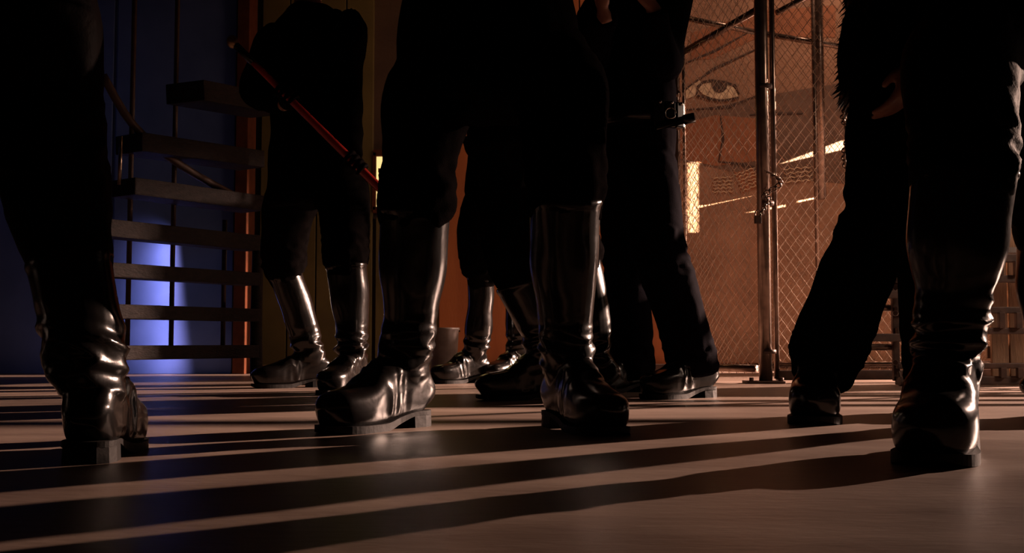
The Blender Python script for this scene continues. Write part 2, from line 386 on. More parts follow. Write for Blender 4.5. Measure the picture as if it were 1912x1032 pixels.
# far fence behind
FA = G(1250, 6.35); FB = V((3.4, 6.15, 0))
ff = empty('chain_link_fence', FA); tag(ff, 'far chain-link fence in front of the painted eye wall', 'fence')
chain_mesh('wire_mesh', FA, FB, 0.02, 3.2, .0020, ff, w=.056, h=.074, base=FA)
p6 = G(1537, 6.22); p7 = G(1527, 6.22)
gp('pole', tube(p6 + V((0, 0, 1.02)), p6 + V((0, 0, 3.3)), .036), parent=ff)
gp('pole', tube(p7 + V((0, -.03, 0)), p7 + V((0, -.03, 3.3)), .012), parent=ff)
gp('bottom_rail', tube(FA + V((0, 0, .05)), FB + V((0, 0, .05)), .016), parent=ff)
gp('top_rail', tube(P(1262, 30, 6.3), P(1420, 62, 6.28), .017), parent=ff)
gp('top_rail', tube(P(1420, 62, 6.28), P(1600, 92, 6.2), .017), parent=ff)
gp('pole', tube(G(1583, 6.2), G(1583, 6.2, 3.3), .010), parent=ff)
# chains
def chain_links(pts, r, wire, parent, base, flip=0):
    for i in range(len(pts) - 1):
        a, b = V(pts[i]), V(pts[i + 1]); t = (b - a).normalized(); c = (a + b) / 2
        s = t.cross(V((0, 1, 0))).normalized() if abs(t.y) < .9 else V((1, 0, 0)); u = s.cross(t).normalized()
        side = s if (i + flip) % 2 else u; hl = (b - a).length * .72
        ring = []
        for j in range(12):
            th = 2 * math.pi * j / 12; ring.append(c + t * (math.cos(th) * hl) + side * (math.sin(th) * r))
        vs, fs = [], []; m = 12
        for j in range(m):
            tt = (ring[(j + 1) % m] - ring[j - 1]).normalized(); n1 = tt.cross(t.cross(side)).normalized(); n2 = tt.cross(n1)
            for q in range(6):
                an = math.pi * 2 * q / 6; vs.append(ring[j] + n1 * (wire * math.cos(an)) + n2 * (wire * math.sin(an)))
        for j in range(m):
            for q in range(6): fs.append((j * 6 + q, j * 6 + (q + 1) % 6, ((j + 1) % m) * 6 + (q + 1) % 6, ((j + 1) % m) * 6 + q))
        mesh_obj('chain_link', (vs, fs), M_PIPE, parent, True, base)
cb = P(1440, 330, 4.83)
ch = empty('chain', cb); tag(ch, 'steel chain looped round the thick fence post with a padlock', 'chain')
loop = []
for i in range(15):
    th = i / 14 * math.pi * 1.25 - .3
    q = P(1440 + 16 * math.sin(th * 1.3) + (4 if i % 2 else 0), 322 + i * 3.3, 4.82); loop.append(q)
chain_links(loop, .010, .0035, ch, cb)
loop2 = [P(1437 - i * 2.3, 368 + i * 4.6, 4.82) for i in range(9)]
chain_links(loop2, .009, .0032, ch, cb, 1)
lk = P(1415, 410, 4.82)
plb = mesh_obj('padlock', box(lk, (.016, .009, .018), 0, .004), M_STEEL, ch, False, cb)
shk = [lk + V((-.011, 0, .012)), lk + V((-.011, 0, .034)), lk + V((0, 0, .044)), lk + V((.011, 0, .034)), lk + V((.011, 0, .012))]
mesh_obj('shackle', loft(shk, [.003] * 5, 8, k=3), M_CHROME, plb, True, cb)
cb = P(1582, 190, 4.93)
ch = empty('chain', cb); tag(ch, 'loose steel chain hanging in loops on the fence beside the furry coat', 'chain')
pts = [P(1588 - 14 * math.sin(i / 11 * math.pi) * (1 if i < 12 else 1), 190 + i * 5.2, 4.93) for i in range(12)] + [P(1588 - 12 * math.sin((i) / 12 * math.pi), 250 + i * 7, 4.93) for i in range(1, 12)]
chain_links(pts, .012, .0045, ch, cb)

# ================================================================== RACKS
# right: low steel rack with paired rails on casters
ra0 = G(1674, 4.62); ra1 = V((3.75, 4.72, 0))
rk = empty('steel_rack', ra0); tag(rk, 'low dark steel rack of paired horizontal rails at the right edge', 'rack')
def rp(name, vf, m=M_STEEL): return mesh_obj(name, vf, m, rk, False, ra0)
rd = (ra1 - ra0).normalized()
rl0 = G(1592, 4.58)
for z, hh in ((.022, .018), (.085, .012), (.235, .014), (.325, .014), (.46, .016), (.55, .018), (.70, .016), (.80, .016), (1.0, .018)):
    rp('rail', beam(ra0 + V((0, 0, z)), ra1 + V((0, 0, z)), .018, hh))
for z in (.206, .39, .587):
    rp('rail', beam(rl0 + V((0, -.03, z)), ra0 + V((.06, -.03, z)), .014, .017))
for z, h in ((.165, .010), (.335, .010), (.45, .010)):
    rp('rung', tube(rl0 + V((0, .05, z)), ra0 + V((.02, .05, z)), .015), M_PIPE)
q = G(1677, 4.62); rp('upright', box((q.x, q.y + .02, .52), (.014, .012, .50), 0, .003))
for px in (1873, 1905, 1945, 2010, 2080, 2150, 2220):
    q = G(px, 4.62)
    for z, h in ((.055, .022), (.28, .034), (.505, .032), (.75, .036)): rp('spacer', box((q.x, q.y + .0, z), (.013, .012, h), 0, .002))
q = G(2260, 4.66); rp('upright', box((q.x, q.y + .02, .52), (.014, .012, .50), 0, .003))
for z in (.10, .20, .31, .42, .53): rp('bolt', loft([G(1672, 4.60, z), G(1672, 4.575, z)], [.013, .011], 8, k=1))
q = G(1683, 4.55)
rp('caster', join(tube(q + V((-.008, 0, .02)), q + V((.008, 0, .02)), .020, 14), tube(q + V((0, 0, .02)), q + V((0, .03, .06)), .007, 8)))
q = G(2200, 4.66)
rp('caster', join(tube(q + V((-.008, 0, .02)), q + V((.008, 0, .02)), .020, 14), tube(q + V((0, 0, .02)), q + V((0, .03, .06)), .007, 8)))
rp('shelf', box(((G(1855, 4.62).x + ra1.x) / 2, 4.74, .590), ((ra1.x - G(1855, 4.62).x) / 2, .06, .012)), M_GALV)
# plank screen behind it
pk0 = G(1852, 5.0); pk = empty('plank_crate', pk0); tag(pk, 'weathered upright plank crate side behind the steel rack rails', 'crate')
for i in range(9):
    x0 = pk0.x + i * .085
    mesh_obj('plank', box((x0 + .04, 5.0 + random.uniform(-.004, .004), .47), (.039, .011, .45), 0, .003), M_WOOD, pk, False, pk0)
for z in (.14, .80): mesh_obj('batten', box((pk0.x + .38, 5.03, z), (.39, .014, .03), 0, .003), M_WOOD, pk, False, pk0)

# left: open dark stair of rough treads hung on thin rods
sA = V((G(150, 4.75).x, 4.75, 0)); sB = G(468, 5.58)
stn = empty('open_stair', sB); tag(stn, 'open rough timber stair of dark bars on thin rods before the blue wall', 'stair')
def sp(name, vf, m=M_TREAD, sm=False): return mesh_obj(name, vf, m, stn, sm, sB)
for i, z in enumerate((.138, .325, .512, .700, .905)):
    a = sA.copy() if i < 4 else G(222, 4.95)
    sp('tread', beam(a + V((0, 0, z)), sB + V((0, 0, z)), .09 if i == 4 else .06, .040 if i > 2 else .033, .006))
sp('tread', beam(P(240, 268, 5.05), P(470, 300, 5.7), .10, .045, .006))
sp('tread', beam(P(345, 172, 5.2), P(500, 200, 5.8), .12, .05, .006))
sp('post', loft([sB + V((.03, 0, 0)), sB + V((.025, 0, .3)), sB + V((.03, 0, .72))], [.033, .031, .030], 14, k=3), M_TREAD, True)
for px, Y, zt in ((236, 5.10, 3.0), (318, 5.32, 3.0), (415, 5.55, .82)):
    q = G(px, Y); sp('rod', tube(q + V((0, 0, 0.14)), q + V((0, 0, zt)), .0125, 10), M_STEEL, True)
sp('rod', tube(P(223, 345, 4.93), P(226, 255, 4.93), .009, 10), M_PIPE, True)
sp('handrail', loft([P(192, 140, 5.0), P(250, 235, 5.1), P(340, 310, 5.3), P(450, 372, 5.55)], [.02] * 4, 10, k=4), M_STEEL, True)

# zinc bucket by the orange boards
bq = G(828, 5.9)
bk = empty('bucket', bq); tag(bk, 'dull zinc bucket standing before the orange boards, behind the small shoe', 'bucket')
def ringwall(c, prof, n=28):
    vs, fs = [], []
    for r, z in prof:
        for j in range(n):
            th = 2 * math.pi * j / n; vs.append(V((c[0] + r * math.cos(th), c[1] + r * math.sin(th), c[2] + z)))
    for i in range(len(prof) - 1):
        for j in range(n): fs.append((i * n + j, i * n + (j + 1) % n, (i + 1) * n + (j + 1) % n, (i + 1) * n + j))
    fs.append(tuple(range(n))); fs.append(tuple((len(prof) - 1) * n + j for j in range(n)))
    return vs, fs
mesh_obj('bucket_wall', ringwall(bq, [(.068, .004), (.070, .02), (.084, .25), (.089, .255), (.089, .265), (.083, .265), (.078, .25), (.064, .02)]), M_GALV, bk, True, bq)
hd = [bq + V((.088 * math.cos(t), 0, .245 + .012 * math.sin(t))) + V((0, .088 * math.sin(t), 0)) for t in [i * math.pi / 8 for i in range(9)]]
mesh_obj('bail_handle', loft(hd, [.004] * 9, 8, k=2), M_STEEL, bk, True, bq)

# work lamp that throws the low light, outside the right edge
kd = (V((0.2, 2.4, 0.2)) - KEY).normalized(); kh = unit(kd.x, kd.y); ks = V((kh.y, -kh.x, 0))
wl_ = empty('work_lamp', (KEY.x, KEY.y, 0)); tag(wl_, 'black work lamp on a stand, outside the right edge', 'lamp')
def wp(name, vf, m=M_STEEL): return mesh_obj(name, vf, m, wl_, False, wl_.location)
wp('stand', tube((KEY.x, KEY.y, 0), KEY - kd * .18 - V((0, 0, .12)), .018))
bk_ = KEY - kd * .16
wp('housing', join(loft([bk_, bk_ - kd * .12], [.16, .08], 20, ks, 1)))
edge = KEY + kh * .75 + V((0, 0, -.75 * FLAG_SLOPE)); rzz = math.atan2(kh.y, kh.x)
wp('light_flag', box(edge + V((0, 0, .35)), (.004, .75, .35), rzz))  # board added before the lamp to keep its light off the upper bodies
wp('light_flag_arm', beam(bk_ + V((0, 0, .1)), edge + V((0, 0, .68)), .01, .01))

# ================================================================== PEOPLE
def fold(freq, amp, zs=1.0):
    def f(co, n):
        q = V((co.x * freq, co.y * freq, co.z * freq * zs))
        a = noise.noise(q + V((3, 7, 1))); b = noise.noise(q * 2.3 + V((9, 2, 4)))
        return amp * ((1 - abs(a) * 2.2) * 0.8 + b * 0.45)
    return f
def boot(parent, base, gnd, toe, rim, shin, seed=0, sc=1.0, slouch=1.0, lift=0.0):
    """gnd: ground point under the ankle; toe: unit dir; rim: centre of the boot top (None = ankle shoe); shin: rim radius"""
    r = V((toe.y, -toe.x, 0)); L = lambda x, y, z: gnd + r * (x * sc) + toe * (y * sc) + V((0, 0, z * sc + lift))
    ys = [-.080, -.070, -.045, 0, .045, .085, .125, .165, .198, .216, .227, .232]
    hw = [.024, .037, .042, .043, .042, .048, .054, .055, .049, .039, .026, .012]
    tp = [.080, .106, .132, .154, .146, .122, .102, .093, .087, .078, .066, .052]
    bt = [.018, .014, .012, .014, .010, .004, .003, .003, .003, .004, .008, .016]
    pts = [L(0, y, (t + b) / 2) for y, t, b in zip(ys, tp, bt)]
    rad = [(w_ * sc, (t - b) / 2 * sc) for w_, t, b in zip(hw, tp, bt)]
    vf = loft(pts, rad, 24, r, 4, power=3.0)
    if rim is None: rim = L(0, -.01, .20)
    ank = L(0, -.012, .105)
    d = rim - ank
    hgt = [0, .12, .25, .42, .62, .82, 1.0] if d.length > .2 else [0, .5, 1.0]
    rr = [(.046, .062), (.050, .062), (.055, .062), (.062, .066), (shin * .97, shin), (shin, shin), (shin * 1.02, shin * 1.02)] if d.length > .2 else [(.042, .058), (.046, .056), (.048, .055)]
    sp_ = [L(0, -.005, .06)] + [ank + d * h + toe * (-.012 * math.sin(h * math.pi) if d.length > .2 else 0) for h in hgt]
    sr = [(.034 * sc, .05 * sc)] + [(a * sc if a < .05 else a, b * sc if b < .06 else b) for a, b in rr]
    parts = [vf, loft(sp_, sr, 26, r, 5)]
    if d.length > .2:
        u = d.normalized(); parts.append(loft([rim - u * .016, rim - u * .012, rim - u * .002, rim + u * .002], [shin * 1.0, shin * 1.065, shin * 1.065, shin * 1.0], 26, r, 1))
    S = seed * 13.7
    def dsp(co, n):
        h = (co.z - lift) / sc; v = co - gnd; x_ = v.dot(r) / sc; yy = v.dot(toe) / sc
        s_ = slouch * math.exp(-((h - .165) / .055) ** 2)
        q = V((x_ * 9 + S, yy * 9, h * 26 + x_ * 6 * math.sin(S) + yy * 5))
        a = .0105 * s_ * (1 - 2.6 * abs(noise.noise(q))) + .004 * s_ * noise.noise(q * 2.1)
        if .03 < h < .13:
            q2 = V((x_ * 10 + S, yy * 34, h * 10)); a += .0042 * math.exp(-((yy - .075) / .04) ** 2) * (1 - 2.6 * abs(noise.noise(q2)))
        a += .003 * noise.noise(co * 14 + V((S, 5, 2)))
        if h > .2: a += .0045 * noise.noise(V((co.x * 14, co.y * 14, co.z * 5 + S)))
        return a
    b = remeshed('boot', join(*parts), .005, M_LEATHER, base, parent, 3, dsp)
    # sole with raised arch, and stacked heel
    oy = [-.084, -.072, -.05, -.01, .04, .085, .13, .170, .203, .225, .236]
    ow = [.020, .036, .043, .043, .042, .050, .056, .057, .050, .035, .014]
    z0 = [.026, .026, .026, .026, .012, .000, .000, .000, .001, .006, .010]
    z1 = [.036, .036, .036, .035, .026, .017, .016, .016, .017, .019, .019]
    vs, fs = [], []
    oy, ow, z0, z1 = zip(*crom(list(zip(oy, ow, z0, z1)), 3))
    for y, w_, a, c in zip(oy, ow, z0, z1):
        vs += [L(-w_, y, a), L(w_, y, a), L(w_, y, c), L(-w_, y, c)]
    n = len(oy)
    for i in range(n - 1):
        for j in range(4): fs.append((i * 4 + j, i * 4 + (j + 1) % 4, i * 4 + 4 + (j + 1) % 4, i * 4 + 4 + j))
    fs += [(0, 1, 2, 3), tuple((n - 1) * 4 + j for j in (3, 2, 1, 0))]
    mesh_obj('sole', (vs, fs), M_SOLE, b, False, base)
    out = [(-.020, -.085), (.020, -.085), (.037, -.072), (.044, -.045), (.043, -.008), (-.043, -.008), (-.044, -.045), (-.037, -.072)]
    vs = [L(x_, y_, 0) for x_, y_ in out] + [L(x_ * .97, y_, .027) for x_, y_ in out]; n = 8
    mesh_obj('heel', (vs, [tuple(range(n)), tuple(range(2 * n - 1, n - 1, -1))] + [(i, (i + 1) % n, n + (i + 1) % n, n + i) for i in range(n)]), M_SOLE, b, False, base)
    return b
def hand(w_, u, pn, side, curl=.35, sc=1.0):
    """relaxed hand: wrist, finger direction, palm normal, thumb side"""
    u, pn = V(u).normalized(), V(pn); pn = (pn - pn.dot(u) * u).normalized(); s = V(side); s = (s - s.dot(u) * u - s.dot(pn) * pn).normalized()
    ps_ = [loft([w_ - u * .03, w_ + u * .01, w_ + u * .05, w_ + u * .088, w_ + u * .098], [(.027, .019), (.030, .019), (.041, .017), (.042, .014), (.036, .009)], 16, s, 3)]
    for k, (o, ln, rd_) in enumerate(((.031, .078, .0088), (.0105, .088, .0092), (-.0105, .082, .0088), (-.031, .064, .0078))):
        c = w_ + u * (.086 - (.008 if k == 3 else 0)) + s * o
        pts = [c - u * .02, c]; dr = u; ang = 0
        fan = s * (o * 1.2)
        for seg, fr_ in enumerate((.46, .31, .23)):
            ang += curl * (1.0 + .25 * k * .5)
            dr = (u * math.cos(ang) + pn * math.sin(ang) + fan * .6).normalized()
            pts.append(pts[-1] + dr * (ln * fr_))
        ps_.append(loft(pts, [rd_ * 1.05, rd_ * 1.05, rd_, rd_ * .92, rd_ * .7], 10, s, 3))
    c = w_ + u * .022 + s * .022 + pn * .006
    pts = [c - s * .012, c + s * .012 + u * .014 + pn * .008, c + s * .026 + u * .042 + pn * .016, c + s * .028 + u * .066 + pn * .022]
    ps_.append(loft(pts, [.013, .0125, .0105, .0075], 10, pn, 3))
    return ps_
def grip(c, ax, w_, rb):
    """fist closed round a bar of radius rb: centre, bar axis, wrist"""
    ax = V(ax).normalized(); d = V(w_) - V(c); d = (d - d.dot(ax) * ax).normalized(); e = ax.cross(d)
    ps_ = [loft([w_, c + d * (rb + .040), c + d * (rb + .014)], [(.024, .019), (.040, .018), (.042, .014)], 14, ax, 4)]
    for k, o in enumerate((-.033, -.011, .011, .033)):
        pts = [c + ax * o + d * (rb + .018) + e * 0.004] + [c + ax * o + (d * math.cos(t) + e * math.sin(t)) * (rb + .0085) for t in (.5, 1.2, 2.0, 2.8, 3.6, 4.3)]
        ps_.append(loft(pts, [.010, .0096, .0092, .009, .0086, .008, .006], 10, ax, 2))
    pts = [c - ax * .035 + d * (rb + .022)] + [c - ax * (.045 - .012 * i) + (d * math.cos(t) + e * math.sin(t)) * (rb + .010) for i, t in enumerate((-.6, -1.3, -2.0))]
    ps_.append(loft(pts, [.013, .012, .0105, .0075], 10, ax, 3))
    return ps_
def person(label, base, fwd, pelvis, chest, legs, arms, style, cloth=M_CLOTH, coat=M_CLOTH, vox=.009, head_turn=0.0, hem=.80, group=None, coatw=1.0):
    """legs: two dicts hip,knee,gnd,toe,rim; arms: two dicts sho,elb,wri,hand(list of lofts)"""
    base = V(base); rt = V((fwd.y, -fwd.x, 0)); upv = (chest - pelvis).normalized()
    neck = chest + upv * .20 + V((0, 0, .03)); hc = neck + V((0, 0, .155)) + fwd * .02
    hf = Matrix.Rotation(head_turn, 3, 'Z') @ fwd; hr = V((hf.y, -hf.x, 0))
    body = [loft([pelvis - upv * .10, pelvis, pelvis + upv * .16, chest - upv * .05, chest + upv * .12, neck, hc - V((0, 0, .06))],
                 [(.10, .08), (.135, .10), (.115, .085), (.14, .10), (.13, .085), (.055, .055), (.05, .055)], 22, rt, 5)]
    # head: skull, jaw, nose, brow, lips, ears
    body += [loft([hc + V((0, 0, -.115)) + hf * .045, hc + V((0, 0, -.09)) + hf * .035, hc + V((0, 0, -.04)) + hf * .018, hc + V((0, 0, .03)), hc + V((0, 0, .085)) - hf * .005, hc + V((0, 0, .118)) - hf * .008],
                  [(.022, .028), (.045, .055), (.064, .078), (.073, .094), (.060, .078), (.015, .02)], 20, hr, 5),
             loft([hc + hf * .09 + V((0, 0, .012)), hc + hf * .108 + V((0, 0, -.022)), hc + hf * .098 + V((0, 0, -.038))], [(.008, .008), (.013, .012), (.014, .006)], 10, hr, 4),
             ball(hc + hf * .082 + V((0, 0, .028)), (.048, .012, .009), 12, hr), ball(hc + hf * .082 + V((0, 0, -.068)), (.024, .012, .009), 12, hr)]
    for s in (-1, 1): body.append(ball(hc + hr * (.074 * s) - hf * .008 + V((0, 0, -.005)), (.009, .02, .032), 10, hr))
    for A in arms:
        sho, elb, wri = A['sho'], A['elb'], A['wri']
        body.append(loft([chest + upv * .08, sho, (sho + elb) / 2, elb, (elb * .6 + wri * .4), wri], [.06, .055, .042, .036, .034, .024], 14, rt, 4)); body += ([] if A.get('shade_glove') else A['hand'])
    tr = [loft([pelvis - upv * .16, pelvis - upv * .10, pelvis, pelvis + upv * .10, pelvis + upv * .14], [(.08, .07), (.150, .115), (.168, .128), (.150, .112), (.13, .10)], 26, rt, 5)]
    for Lg in legs:
        h, kn, gd = Lg['hip'], Lg['knee'], Lg['gnd']
        an = gd + V((0, 0, .10)); toe = Lg['toe']
        body.append(loft([pelvis, h, (h + kn) / 2, kn, kn * .6 + an * .4, an, gd + V((0, 0, .06)) + toe * .06, gd + V((0, 0, .045)) + toe * .14],
                         [.07, .066, .058, .046, .044, .028, .022, .015], 16, rt, 4))
        if style == 'breeches':
            rim = Lg['rim']; d = (an - rim).normalized(); k_ = Lg.get('flare', .092)
            out = rt * (.02 if (h - pelvis).dot(rt) > 0 else -.02)
            tr.append(loft([h + (pelvis - h) * .35 + V((0, 0, .02)), h - V((0, 0, .06)), (h * .6 + kn * .4) + out, (h * .3 + kn * .7) + out * .7, kn + (rim - kn) * .3, rim + (kn - rim) * .15, rim + d * .05],
                           [.095, .108, .106, k_, .082, Lg['shin'] * 1.02, Lg['shin'] * .86], 24, rt, 6))
        else:
            hz = Lg.get('hem', .085); e = gd + V((0, 0, hz)) + toe * -.005; d = kn - an
            k_ = Lg.get('flare', .088); c_ = Lg.get('cuff', .075)
            tr.append(loft([h + (pelvis - h) * .35 + V((0, 0, .02)), h - V((0, 0, .06)), (h + kn) / 2, kn, kn * .5 + an * .5, an + d * .12, e],
                           [.092, .100, .094, k_, (k_ + c_) / 2 + .003, c_ + .004, c_], 24, rt, 6))
    jk = []
    hemz = (hem - pelvis.z)
    jk.append(loft([pelvis + upv * hemz, pelvis + upv * (hemz + .03), pelvis + upv * .10, pelvis + upv * .24, chest, chest + upv * .12, chest + upv * .19, neck - V((0, 0, .02))],
                   [(.17 * coatw, .135 * coatw), (.190 * coatw, .150 * coatw), (.172 * coatw, .132 * coatw), (.165 * coatw, .125 * coatw), (.188, .138), (.175, .115), (.10, .09), (.075, .075)], 28, rt, 5))
    for A in arms:
        sho, elb, wri = A['sho'], A['elb'], A['wri']; u = (wri - elb).normalized()
        jk.append(loft([chest + upv * .06, sho, (sho + elb) / 2, elb, (elb + wri) / 2, wri - u * .015], [.085, .080, .066, .058, .052, .044], 18, rt, 5))
    p = remeshed('person', join(*body), vox, M_SKIN, base, None, 2)
    tag(p, label, 'person', group)
    sd = base.x * 7 + base.y * 3
    f1 = fold(9, .007, .55); f2 = fold(15, .006, 1.6)
    def trd(co, n):
        v = f1(co + V((sd, 0, 0)), n)
        m_ = math.exp(-((co.z - .50) / .10) ** 2) + (math.exp(-((co.z - .14) / .09) ** 2) if style != 'breeches' else 0) + .4 * math.exp(-((co.z - .82) / .06) ** 2)
        return v * .8 + m_ * 1.5 * f2(co + V((0, sd, 0)), n)
    remeshed('trousers', join(*tr), .0085, cloth, base, p, 3, trd)
    g1 = fold(8, .008, .8)
    remeshed('jacket', join(*jk), .010, coat, base, p, 3, lambda co, n: g1(co + V((0, 0, sd)), n))
    for A in arms:
        if A.get('shade_glove'): remeshed('shade_glove', join(*A['hand']), .0045, M_BROWN, base, p, 1)  # dark gloves added so the gripping hands sink into the shade
    for i, Lg in enumerate(legs):
        boot(p, base, Lg['gnd'], Lg['toe'], Lg.get('rim'), Lg.get('shin', .075), sd + i, Lg.get('sc', 1.0), Lg.get('slouch', 1.0), Lg.get('lift', 0.0))
    cap = [loft([hc + V((0, 0, -.05)) - hf * .055, hc + V((0, 0, .0)) - hf * .03, hc + V((0, 0, .05)) - hf * .016, hc + V((0, 0, .1)) - hf * .012, hc + V((0, 0, .128)) - hf * .01],
                [(.05, .04), (.076, .072), (.079, .092), (.062, .078), (.02, .025)], 22, hr, 4)]
    remeshed('hair', join(*cap), .008, M_HAIR, base, p, 1, fold(40, .004))
    for s in (-1, 1): mesh_obj('eye', ball(hc + hf * .080 + hr * (.030 * s) + V((0, 0, .004)), .011, 10), M_EYE, p, True, base)
    return p
def leg(hip, knee, ank, Y, toe, rim_frac=.93, shin=.075, zk=None, **kw):
    """hip/knee/ank are points; ground point below the ankle; rim on the line knee-ankle"""
    gnd = V((ank.x, ank.y, 0)); t = unit(*toe)
    d = dict(hip=hip, knee=knee, gnd=gnd, toe=t, rim=gnd + V((0, 0, .1)) + (knee - gnd - V((0, 0, .1))) * rim_frac, shin=shin); d.update(kw); return d
def arm(sho, elb, wri, h): return dict(sho=sho, elb=elb, wri=wri, hand=h)
def hang(ch, fwd, s, pel, out=.05, bend=.06):
    """arm bent across the front, hand at the lower ribs"""
    rt = V((fwd.y, -fwd.x, 0)); sho = ch + rt * (.18 * s) + V((0, 0, .10)); elb = sho + rt * (out * s) + V((0, 0, -.27)) - fwd * .05
    wri = ch + rt * (.07 * s) + fwd * .20 + V((0, 0, -.10 + .05 * s))
    return arm(sho, elb, wri, hand(wri, -rt * s + V((0, 0, .1)) + fwd * .1, -fwd, V((0, 0, 1)), .3))

# --- person in the middle, feet turned out, facing the camera
fw = unit(0.05, -1)
pel = V((G(912, 2.42, .93).x, 2.42, .93)); ch = pel + V((0, .01, .40))
hl, hr_ = G(846, 2.42, .88), G(1012, 2.41, .88)
person('person in black with wide stance in the centre, polished tall boots turned outward', (pel.x, 2.38, 0), fw, pel, ch,
       [leg(hl, P(776, 372, 2.36), P(744, 690, 2.39), 0, (-.56, -.83), .95, .076, flare=.084), leg(hr_, P(1056, 345, 2.30), P(1062, 690, 2.37), 0, (.34, -.94), .93, .076)],
       [hang(ch, fw, 1, pel, .07), hang(ch, fw, -1, pel, .07)], 'breeches', hem=.72, coatw=1.12)
# --- person at the left edge seen from behind
fw = unit(.15, 1)
pel = V((-.93, 1.72, .92)); ch = pel + V((-.02, .02, .40))
person('person in black at the left edge, seen from behind, one boot heel in view', (-.80, 1.74, 0), fw, pel, ch,
       [leg(V((-.84, 1.73, .87)), P(98, 320, 1.74), P(182, 690, 1.75), 0, (-.16, 1.0), .62, .066, slouch=1.2, flare=.084, sc=.96), leg(V((-1.03, 1.71, .87)), V((-1.05, 1.68, .48)), V((-1.04, 1.70, .1)), 0, (-.2, .98), .8, .072)],
       [hang(ch, fw, 1, pel), hang(ch, fw, -1, pel)], 'breeches', cloth=M_BROWN, hem=.78)
# --- person with the red baton, back left
fw = unit(-.5, -.87)
pel = V((G(588, 4.26, .92).x, 4.26, .92)); ch = pel + V((-.02, -.02, .40)); rt = V((fw.y, -fw.x, 0))
ba, bb = P(434, 78, 3.86), P(714, 356, 3.86)
ax = (bb - ba).normalized(); g1 = ba + (bb - ba) * .82; g2 = ba + (bb - ba) * .36
sL, sR = ch - rt * .18 + V((0, 0, .1)), ch + rt * .18 + V((0, 0, .1))
if sL.x < sR.x: sL, sR = sR, sL
eL = V((sL.x + .01, sL.y - .02, 1.16)); wL = g1 + V((-.03, .075, .03))
eR = V((sR.x - .08, sR.y - .06, 1.20)); wR = g2 + V((-.02, .075, -.02))
person('person in black behind left, gripping a long red baton across the body', (pel.x, 4.24, 0), fw, pel, ch,
       [leg(G(558, 4.32, .88), P(528, 498, 4.40), P(574, 690, 4.47), 0, (-.84, -.54), .93, .068), leg(G(625, 4.20, .88), P(645, 480, 4.02), P(656, 690, 4.0), 0, (-.25, -.97), .93, .074, slouch=1.4)],
       [dict(arm(sL, eL, wL, grip(g1, ax, wL, .016)), shade_glove=True), dict(arm(sR, eR, wR, grip(g2, ax, wR, .016)), shade_glove=True)], 'breeches', vox=.006, hem=.74, coatw=1.1)
bt = empty('baton', (ba + bb) / 2); tag(bt, 'long slim red baton with brass knob held diagonally', 'baton')
mesh_obj('shaft', loft([ba + ax * .10, ba + ax * .3, bb - ax * .02, bb], [.0115, .013, .016, .013], 14, k=3), M_RED, bt, True, bt.location)
mesh_obj('collar', loft([ba + ax * .02, ba + ax * .11], [.014, .0135], 14, k=1), M_LEATHER, bt, True, bt.location)
mesh_obj('knob', ball(ba, (.021, .021, .024), 16), M_BRASS, bt, True, bt.location)
# --- person far behind, small shoe
fw = unit(-.75, -.66)
pel = V((G(935, 5.05, .92).x, 5.05, .92)); ch = pel + V((0, 0, .40))
person('person in black far behind the central legs, small polished shoe beside the bucket', (pel.x, 5.0, 0), fw, pel, ch,
       [leg(G(905, 5.0, .87), P(900, 505, 4.93), P(881, 690, 4.95), 0, (-.75, -.66), .92, .060, flare=.105, sc=.95), leg(G(965, 5.12, .87), P(962, 505, 5.1), P(965, 690, 5.12), 0, (-.6, -.8), .92, .062)],
       [hang(ch, fw, 1, pel), hang(ch, fw, -1, pel)], 'breeches', hem=.88, coatw=1.05)
# --- person between, half hidden behind the central right leg
fw = unit(-.93, -.36)
pel = V((G(960, 3.46, .91).x, 3.46, .91)); ch = pel + V((-.03, 0, .40))
person('person in black half hidden behind the central right leg, toe pointing left', (pel.x, 3.62, 0), fw, pel, ch,
       [leg(G(955, 3.48, .87), P(948, 462, 3.48), P(1020, 690, 3.52), 0, (-.95, -.3), .72, .074, flare=.09), leg(G(1005, 3.58, .87), P(1082, 470, 3.78), P(1106, 690, 3.76), 0, (-.9, -.42), .93, .068)],
       [hang(ch, fw, 1, pel), hang(ch, fw, -1, pel)], 'breeches', hem=.80)
# --- officer with the belt
fw = unit(-.80, -.60); rt = V((fw.y, -fw.x, 0))
pel = V((G(1184, 3.86, .93).x, 3.86, .93)); ch = pel + V((.0, 0, .40))
sA_, sB_ = ch + rt * .18 + V((0, 0, .1)), ch - rt * .18 + V((0, 0, .1))
h1, h2 = P(1128, 26, 3.42), P(1219, 14, 3.52)
far, near = (sA_, sB_) if sA_.x < sB_.x else (sB_, sA_)
def mid(a, b, off): return (a + b) / 2 + V(off)
off_ = person('person in dark navy trousers with a loaded equipment belt, beside the fence gate', (pel.x, 3.74, 0), fw, pel, ch,
       [leg(G(1208, 3.80, .88), P(1230, 455, 3.66), P(1296, 690, 3.65), 0, (-.80, -.60), flare=.088, cuff=.078, rim=None, hem=.075), leg(G(1160, 3.90, .88), P(1168, 455, 3.95), P(1178, 690, 4.05), 0, (-.80, -.60), flare=.082, cuff=.080, rim=None, hem=.055)],
       [arm(far, V((far.x - .05, far.y - .06, 1.14)), h1, hand(h1, (-.3, -.2, .9), (1, 0, 0), (0, -1, .2), .5)), arm(near, V((near.x - .03, near.y - .10, 1.13)), h2, hand(h2, (-.6, -.2, .7), (-.7, .5, 0), (0, -.5, .8), .5))],
       'trousers', cloth=M_NAVY, coat=M_NAVY, vox=.006, hem=.96)
ob = V((pel.x, 3.74, 0)); bc = pel + V((0, 0, .055))
